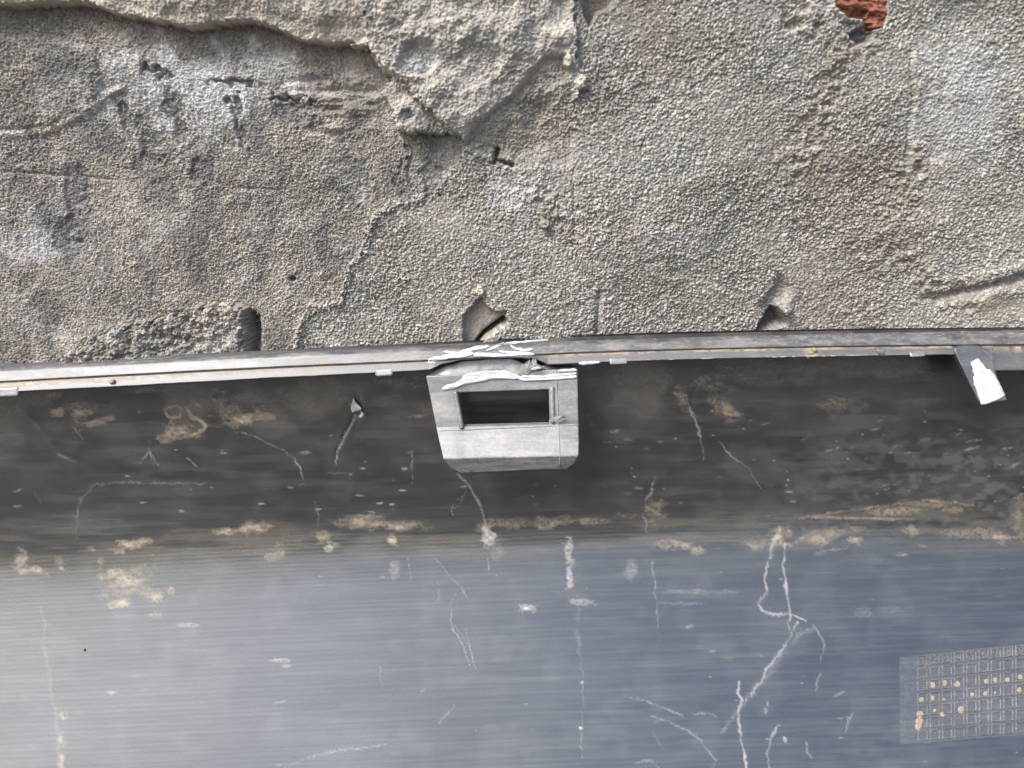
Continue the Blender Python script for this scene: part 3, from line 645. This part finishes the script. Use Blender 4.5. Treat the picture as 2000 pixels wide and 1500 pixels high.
# small locating nubs under the lip
def slab(name, quad, Dq, thick, m, parent, bevel, sub=1):
    """a block whose front face is the quad seen at these photo pixels (tl,tr,br,bl)"""
    q = np.array([at(*p, d) for p, d in zip(quad, Dq)])
    bk = q + np.array([0, thick, 0])
    V = np.concatenate([q, bk])
    F = [(0, 3, 2, 1), (4, 5, 6, 7), (0, 1, 5, 4), (1, 2, 6, 5), (2, 3, 7, 6), (3, 0, 4, 7)]
    o = part(name, raw_mesh(name, V, F, smooth=False), m, parent, bevel)
    return o
for (x0, x1, y0, y1) in ((-4, 36, 758, 776), (731, 768, 722, 736), (1189, 1227, 701, 713), (1776, 1810, 688, 698)):
    sl_y = -0.05
    slab('nub', [(x0, y0), (x1, y0 + sl_y * (x1 - x0)), (x1 - 1, y1 + sl_y * (x1 - x0)), (x0 + 2, y1)], (.0166, .0166, .0177, .0177), 0.007, M_TAB, rim, 0.0007, 3)
slab('pip', [(212, 744), (222, 743), (222, 750), (212, 751)], (.0172,) * 4, .002, M_TAB, rim, .0006)
slab('pip', [(1713, 684), (1728, 683), (1730, 694), (1716, 694)], (.0172,) * 4, .002, M_TAB, rim, .0006)

# ------------------------------------------------------------------ the clip tab, cracked away from the lip
def shell(V, quads, thick, back=None):
    """front skin + back skin + walls round every open edge"""
    n = len(V); bk = V + (np.array([0, thick, 0]) if back is None else back)
    F = [tuple(q) for q in quads] + [tuple(i + n for i in q[::-1]) for q in quads]
    cnt = {}
    for q in quads:
        for a, b in zip(q, q[1:] + q[:1]):
            cnt[(a, b)] = cnt.get((a, b), 0) + 1
    for (a, b) in cnt:
        if (b, a) not in cnt: F.append((b, a, a + n, b + n))
    return np.concatenate([V, bk]), F
# depth of the tab face along its drop: sloping out, a crease, sloping more, then turning under
LX = lambda v: np.interp(v, [0, .52, .66, .83, .93, 1], [832, 852, 858, 866, 879, 900])
RX = lambda v: np.interp(v, [0, .5, .70, .83, .93, 1], [1128, 1130, 1131, 1130, 1122, 1106])
def row_y(v, x):                                  # slanted rows
    yl = np.interp(v, [0, .185, .52, .83, 1], [734, 769, 835, 897, 927])
    yr = np.interp(v, [0, .185, .52, .83, 1], [720, 759, 827, 890, 915])
    return yl + (yr - yl) * (x - 832) / 296
VK = np.array([0, .06, .185, .52, .83, 1]); DK = np.array([.0160, .0166, .0178, .0222, .0303, .0282])
def tab_px(px, py):
    """stand-off of the tab face at a photo pixel"""
    px = np.asarray(px, float); py = np.asarray(py, float)
    D = np.full(px.shape, DK[0])
    for k in range(5):
        ya, yb = row_y(VK[k], px), row_y(VK[k + 1], px)
        t = np.clip((py - ya) / (yb - ya), 0, 1); D = np.where(py > ya, DK[k] + (DK[k + 1] - DK[k]) * t, D)
    return D
WL = lambda v: 892 + (v - .185) / .335 * 12
WR = lambda v: 1072 + (v - .185) / .335 * 2
vs = np.concatenate([np.linspace(0, .185, 9), np.linspace(.185, .52, 13)[1:], np.linspace(.52, .83, 11)[1:], np.linspace(.83, 1, 8)[1:]])
iw0, iw1 = 8, 20
pts = []
for v in vs:
    l, r_ = LX(v), RX(v); wl, wr = WL(min(max(v, .185), .52)), WR(min(max(v, .185), .52))
    wl = max(wl, l + 20); wr = min(wr, r_ - 20)
    x = np.concatenate([np.linspace(l, wl, 5), np.linspace(wl, wr, 14)[1:], np.linspace(wr, r_, 5)[1:]])
    pts.append(np.stack([x, row_y(v, x)], -1))
pts = np.array(pts); nr_, nc_ = pts.shape[:2]
Vt = at(pts[..., 0], pts[..., 1], tab_px(pts[..., 0], pts[..., 1]))
Vt[:, -4:, 1] -= 0.0002                           # right-hand flange stands a little proud
Vt[:, :4, 1] -= 0.0002
Vt[..., 1] += ((fbm(pts[..., 0] / 60, pts[..., 1] / 60, 501, 2) - .5) * .0003)
idx = np.arange(nr_ * nc_).reshape(nr_, nc_)
quads = [[idx[i, j], idx[i + 1, j], idx[i + 1, j + 1], idx[i, j + 1]] for i in range(nr_ - 1) for j in range(nc_ - 1)
         if not (iw0 <= i < iw1 and 4 <= j < 17)]
V, F = shell(Vt.reshape(-1, 3), [[int(a) for a in q] for q in quads], 0.0026)
tab = part('clip_tab', raw_mesh('clip_tab', V, F), M_TAB, None, 0.0004)
tab['label'] = 'pale grey clip tab with a square hole, cracked along its top'
for e in ('edge',):
    m_ = tab.modifiers.new('edge', 'EDGE_SPLIT'); m_.split_angle = R(9)
# tongue of lip left on the tab above the slot
tx = np.linspace(838, 1126, 60)
tt = np.interp(tx, [838, 852, 868, 895, 940, 1000, 1012, 1022, 1034, 1042, 1052, 1064, 1080, 1126], [731, 724, 716, 708, 703, 701, 706, 712, 702, 704, 716, 713, 719, 719])
tt = tt + 1.8 * (fbm(tx / 7, tx * 0, 505, 3) - .5)
tb = row_y(0.02, tx) + 0.0
tp = np.array([np.stack([tx, tt + (tb - tt) * k], -1) for k in np.linspace(0, 1, 7)])
Vg = at(tp[..., 0], tp[..., 1], np.linspace(.0140, .0162, 7)[:, None] + (fbm(tp[..., 0] / 16, tp[..., 1] / 10, 507, 3) - .5) * .0006)
idx = np.arange(7 * 60).reshape(7, 60)
quads = [[int(a) for a in (idx[i, j], idx[i + 1, j], idx[i + 1, j + 1], idx[i, j + 1])] for i in range(6) for j in range(59)]
V, F = shell(Vg.reshape(-1, 3), quads, 0.002)
be = part('broken_edge', raw_mesh('broken_edge', V, F), M_TAB, tab); be.modifiers.new('edge', 'EDGE_SPLIT').split_angle = R(35)
# raised frame inside the hole (left and right), and the long seams
def strip(name, pa, pb, wd, Dfun, m, parent, h=0.0006, n=24, thick=0.0008):
    t = np.linspace(0, 1, n); pa, pb = np.array(pa, float), np.array(pb, float)
    d = (pb - pa) / np.linalg.norm(pb - pa); nrm = np.array([-d[1], d[0]])
    L = []
    for k in (-1, -.5, 0, .5, 1):
        p = pa + (pb - pa) * t[:, None] + nrm * wd * .5 * k
        q = at(p[:, 0], p[:, 1], Dfun(p[:, 0], p[:, 1])); q[:, 1] -= h * (1 - k * k * .8); L.append(q)
    L = np.array(L); i5 = np.arange(5 * n).reshape(5, n)
    qd = [[int(a) for a in (i5[a_, b_], i5[a_ + 1, b_], i5[a_ + 1, b_ + 1], i5[a_, b_ + 1])] for a_ in range(4) for b_ in range(n - 1)]
    V, F = shell(L.reshape(-1, 3), qd, thick)
    return part(name, raw_mesh(name, V, F), m, parent)
strip('hole_flange', (889, 764), (902, 836), 9, lambda x, y: tab_px(x, y) + .0004, M_TAB, tab, .0008)
strip('hole_flange', (1078, 756), (1080, 826), 9, lambda x, y: tab_px(x, y) + .0004, M_TAB, tab, .0006)
strip('seam', (1086, 722), (1094, 912), 2.2, lambda x, y: tab_px(x, y) + .0002, M_TORN, tab, .0004)
strip('seam', (858, 841), (1130, 829), 2.0, lambda x, y: tab_px(x, y) + .0001, M_TORN, tab, .0003)

# ------------------------------------------------------------------ the right-hand strip, painted white at its end
q = [(1865, 689), (1938, 688), (1968, 782), (1914, 786)]
def strip_D(x, z): return np.interp(zr(x) - z, [0, .0025, .0205], [.0160, .0182, .0246])
qp = np.array([[(1863, 680), (1886, 676), (1912, 676), (1940, 690)], [(1866, 690), (1890, 689), (1916, 690), (1941, 706)], [(1877, 713), (1896, 712), (1922, 714), (1944, 724)], [(1895, 750), (1910, 749), (1936, 748), (1952, 748)], [(1913, 787), (1930, 786), (1950, 785), (1968, 782)]], float)
Vs = on(qp[..., 0], qp[..., 1], strip_D); i4 = np.arange(20).reshape(5, 4)
qd = [[int(a) for a in (i4[i, j], i4[i + 1, j], i4[i + 1, j + 1], i4[i, j + 1])] for i in range(4) for j in range(3)]
back = np.zeros((20, 3)); back[:, 1] = .0045; back[:, 2] = .001
V, F = shell(Vs.reshape(-1, 3), qd, 0, back)
arm = part('arm', raw_mesh('arm', V, F, smooth=False), M_STRIP, None, 0.0004)
arm['label'] = 'slanting arm with white paint on its broken end'

# ------------------------------------------------------------------ white paint strokes
prs = np.random.default_rng(9)
def paint(pts, Dfun, parent, name='paint_stroke', h=0.0005, by_px=True, seed=0, m=None, blunt=1):
    """brush stroke along photo pixels (x,y,width): a low rounded ridge that follows the surface"""
    P = np.array(pts, float); n = max(12, int(np.sum(np.hypot(*np.diff(P[:, :2], axis=0).T)) / 3)); s = np.linspace(0, len(P) - 1, n); k = np.arange(len(P))
    c = np.stack([smooth_interp(s, k, P[:, i]) if len(P) > 2 else np.interp(s, k, P[:, i]) for i in (0, 1)], -1)
    wd = (.86 if blunt == 1 else 1) * np.interp(s, k, P[:, 2]) * (1 + (.5 * fbm(s * 4, s * 0 + seed, 601, 2) - .2) / blunt)
    e = np.minimum(np.arange(n), np.arange(n)[::-1]) / 2.5 * blunt; wd *= np.sqrt(np.clip(e + .1 * blunt, 0, 1))
    d = np.gradient(c, axis=0); d /= np.linalg.norm(d, axis=1)[:, None] + 1e-9; nr = np.stack([-d[:, 1], d[:, 0]], -1)
    ks = np.linspace(-1, 1, 9); L = []
    for k_ in ks:
        p = c + nr * (wd * .5 * k_)[:, None]
        p = p + nr * ((fbm(s * 7, s * 0 + k_ * 2 + seed, 603, 2) - .5) * 2.2)[:, None] * abs(k_)
        q = at(p[:, 0], p[:, 1], Dfun(p[:, 0], p[:, 1])) if by_px else on(p[:, 0], p[:, 1], Dfun)
        q[:, 1] -= h * (1 - k_ ** 4) * (.6 + .8 * fbm(s * 3, s * 0 + k_ * 4, 605 + seed, 2)) + .0001
        L.append(q)
    L = np.array(L); ii = np.arange(9 * n).reshape(9, n)
    qd = [[int(a) for a in (ii[a_, b_], ii[a_ + 1, b_], ii[a_ + 1, b_ + 1], ii[a_, b_ + 1])] for a_ in range(8) for b_ in range(n - 1)]
    V, F = shell(L.reshape(-1, 3), qd, .0006)
    return part(name, raw_mesh(name, V, F), m or M_PAINT, parent)
for i, s in enumerate(([(836, 704, 9), (862, 699, 10), (890, 694, 12), (925, 690, 12)], [(866, 686, 7), (890, 690, 7), (912, 690, 8)], [(896, 692, 8), (920, 682, 10), (956, 675, 9)], [(950, 685, 4), (968, 677, 6), (984, 669, 3)],
                       [(984, 672, 4), (1015, 668, 4), (1072, 664, 3)], [(996, 673, 4), (1006, 680, 5), (1026, 684, 6), (1042, 681, 7)], [(974, 686, 5), (1000, 689, 8), (1036, 692, 7)], [(925, 692, 9), (970, 694, 9), (1040, 697, 7)], [(1000, 690, 10), (1044, 692, 8)],
                       [(836, 707, 7), (850, 708, 5)])):
    paint(s, rim_D, rim, seed=i)
paint([(1130, 710, 7), (1150, 709, 8), (1172, 707, 5)], lambda x, y: rim_D(x, y) + .0003, rim, seed=20)
tD = lambda x, y: tab_px(x, y) + .0003
for i, s in enumerate(([(864, 759, 10), (888, 753, 11), (912, 744, 13), (945, 738, 13), (985, 735, 12), (1010, 738, 9)], [(902, 741, 12), (935, 733, 14), (975, 731, 16), (1008, 734, 10)], [(906, 733, 6), (950, 728, 8), (985, 727, 8), (1000, 729, 6)],
                       [(1004, 732, 8), (1022, 740, 8), (1056, 740, 7), (1098, 737, 8), (1127, 735, 9)], [(1020, 735, 5), (1060, 735, 6), (1126, 729, 6)], [(1090, 724, 6), (1127, 722, 7)])):
    paint(s, tD, tab, seed=30 + i)
paint([(1038, 721, 6), (1048, 719, 6), (1056, 718, 4)], lambda x, y: .0178 + 0 * x, tab, seed=44)
sD = lambda x, z: strip_D(x, z) + .0001
for i, s in enumerate(([(1903, 704, 16), (1910, 716, 22), (1916, 730, 28)], [(1916, 726, 34), (1924, 744, 44), (1934, 766, 47), (1941, 783, 50)])):
    paint(s, sD, arm, by_px=False, seed=50 + i, h=.0003, blunt=5)

# ------------------------------------------------------------------ torn bits of plastic
def shard(name, poly, D, m, parent, thick=.0006, tip=0.0):
    p = np.array(poly, float); Dv = np.array([D + tip * t for t in np.linspace(0, 1, len(p))]) if np.isscalar(D) else np.array(D)
    q = at(p[:, 0], p[:, 1], Dv); c = q.mean(0) + np.array([0, -.0004, 0])
    n = len(q); V = np.concatenate([q, [c], q + np.array([0, thick, 0]), [c + np.array([0, thick, 0])]])
    F = [(i, n, (i + 1) % n) for i in range(n)] + [(n + 1 + i, n + 1 + (i + 1) % n, 2 * n + 1) for i in range(n)] + [(i, (i + 1) % n, n + 1 + (i + 1) % n, n + 1 + i) for i in range(n)]
    F = [f[::-1] for f in F]
    return part(name, raw_mesh(name, V, F, smooth=False), m, parent)
shard('torn_shred', [(1016, 722), (1020, 712), (1028, 716), (1034, 702), (1038, 714), (1046, 716), (1036, 726), (1028, 734)], .0170, M_TORN, tab)
shard('torn_shred', [(1036, 712), (1041, 698), (1047, 700), (1050, 712), (1064, 718), (1052, 722), (1042, 720)], .0164, M_TORN, tab)
shard('torn_shred', [(1072, 822), (1080, 816), (1100, 812), (1106, 816), (1094, 825), (1078, 826)], [.0215, .0225, .024, .0235, .0232, .022], M_TORN, tab)
Dsh = lambda px, py: float(-on(np.array([px]), np.array([py]), sheet)[0, 1])
d0 = Dsh(690, 790)
shard('torn_flap', [(690, 776), (694, 786), (704, 796), (706, 799), (696, 802), (688, 806), (685, 798)], [d0 + .0004, d0 + .001, d0 + .0028, d0 + .003, d0 + .0016, d0 + .0005, d0 + .0003], M_TORN, sheet_o)
# rubble crumbs of mud caught on the lip
for i, (cx, cy, rr) in enumerate(((1584, 690, 8), (1592, 684, 6), (1578, 697, 5), (1718, 690, 4))):
    poly = [(cx + rr * math.cos(a) * rs.uniform(.7, 1.2), cy + rr * .7 * math.sin(a) * rs.uniform(.7, 1.2)) for a in np.linspace(0, 6.28, 9)[:-1]]
    shard('mud_crumb', poly, .0165, M_MUD, rim, .001)
shard('speck', [(163, 1269), (165, 1268), (168, 1271), (167, 1273), (164, 1271)], Dsh(165, 1270) + .0002, M_SPECK, sheet_o, .0004)

# ------------------------------------------------------------------ moulded date grid at the lower right
def grid_px(i, j):                                # column, row -> photo pixel (rows slant up to the right)
    x = 1789 + i * 23.9 + 0.10 * j; return x, 1279.5 + j * 24.2 - (i * 23.9) * (.107 - .004 * j) + (-.0)
def on_sheet(p, lift):
    p = np.array(p, float); q = on(p[:, 0], p[:, 1], sheet); q[:, 1] -= lift; q[:, 2] += lift * .5; return q
M_GRID = plastic_material('grid_plastic', 0.12, 0.1, False, False, 0.22, 2.6, 0.1)
pl = [grid_px(-1.35, 0), grid_px(10.4, 0), grid_px(10.4, 7.1), grid_px(-1.35, 7.1)]
nx_, ny_ = 24, 16
gp_ = np.array([[grid_px(-1.35 + 11.75 * a, 7.1 * b_) for a in np.linspace(0, 1, nx_)] for b_ in np.linspace(0, 1, ny_)])
V = on_sheet(gp_.reshape(-1, 2), .00012); ii = np.arange(nx_ * ny_).reshape(ny_, nx_)
qd = [[int(a) for a in (ii[a_, b_], ii[a_ + 1, b_], ii[a_ + 1, b_ + 1], ii[a_, b_ + 1])] for a_ in range(ny_ - 1) for b_ in range(nx_ - 1)]
V, F = shell(V, qd, .0012)
plate = part('date_grid', raw_mesh('date_grid', V, F, smooth=False), M_GRID)
plate['label'] = 'moulded grid of small squares with mud in some of them'
def ring_cell(i, j):
    a, b_ = 0.08, 0.19
    o = [grid_px(i + a, j + a), grid_px(i + 1 - a, j + a), grid_px(i + 1 - a, j + 1 - a), grid_px(i + a, j + 1 - a)]
    n = [grid_px(i + b_, j + b_), grid_px(i + 1 - b_, j + b_), grid_px(i + 1 - b_, j + 1 - b_), grid_px(i + b_, j + 1 - b_)]
    mid = [((p[0] + q[0]) / 2, (p[1] + q[1]) / 2) for p, q in zip(o, n)]
    V = np.concatenate([on_sheet(o, .0001), on_sheet(mid, .00050), on_sheet(n, .0001)])
    F = [(k, k + 4, (k + 1) % 4 + 4, (k + 1) % 4) for k in range(4)] + [(k + 4, k + 8, (k + 1) % 4 + 8, (k + 1) % 4 + 4) for k in range(4)]
    return raw_mesh('cell', V, F, smooth=False)
M_CELL = plastic_material('worn_ridge_plastic', 0.28, 0.25, False, False, 0.3, 2.3, 0.0)
for j in range(7):
    for i in range(10):
        part('cell', ring_cell(i, j), M_CELL, plate)
def digit(ch, i):
    cu = bpy.data.curves.new('digit', 'FONT'); cu.body = ch; cu.size = 0.0046; cu.align_x = 'CENTER'; cu.align_y = 'CENTER'; cu.extrude = 0.00008
    t = bpy.data.objects.new('digit', cu); COL.objects.link(t)
    me = bpy.data.meshes.new_from_object(t.evaluated_get(bpy.context.evaluated_depsgraph_get()))
    bpy.data.objects.remove(t)
    c, rgt, dn = (on_sheet([grid_px(i + a, b_)], .0003)[0] for a, b_ in ((.5, .5), (.9, .5), (.5, .9)))
    ex = rgt - c; ex /= np.linalg.norm(ex); ey = c - dn; ey /= np.linalg.norm(ey); ez = np.cross(ex, ey)
    Mx = Matrix([[*r] for r in np.stack([ex, ey, ez, c], 1)] + [[0, 0, 0, 1]]); me.transform(Mx)
    return me
for i, ch in enumerate('123456789'):
    part('digit', digit(ch, i), M_CELL, plate)
for (x, y, r_) in ((1821, 1338, 6), (1844, 1334, 6), (1869, 1336, 7), (1925, 1330, 4.5), (1943, 1328, 5), (1967, 1327, 5), (1992, 1322, 5), (1799, 1366, 5), (1820, 1363, 5), (1843, 1366, 3), (1898, 1356, 4.5), (1924, 1354, 4.5), (1943, 1353, 3), (1990, 1347, 5), (1825, 1387, 3.5), (1840, 1395, 5), (1876, 1386, 7), (1796, 1395, 7), (1795, 1408, 8), (1793, 1418, 7)):
    c = [(x + r_ * math.cos(a) * rs.uniform(.8, 1.1), y + r_ * math.sin(a) * rs.uniform(.8, 1.15)) for a in np.linspace(0, 2 * math.pi, 13)[:-1]]
    inn = [(x + (px_ - x) * .45, y + (py_ - y) * .45) for px_, py_ in c]
    V = np.concatenate([on_sheet(c, .0002), on_sheet(inn, .0004), on_sheet([(x, y)], .00022)])
    F = [(k, k + 12, (k + 1) % 12 + 12, (k + 1) % 12) for k in range(12)] + [(k + 12, 24, (k + 1) % 12 + 12) for k in range(12)]
    part('mud_dot', raw_mesh('mud_dot', V, F), M_MUD, plate)
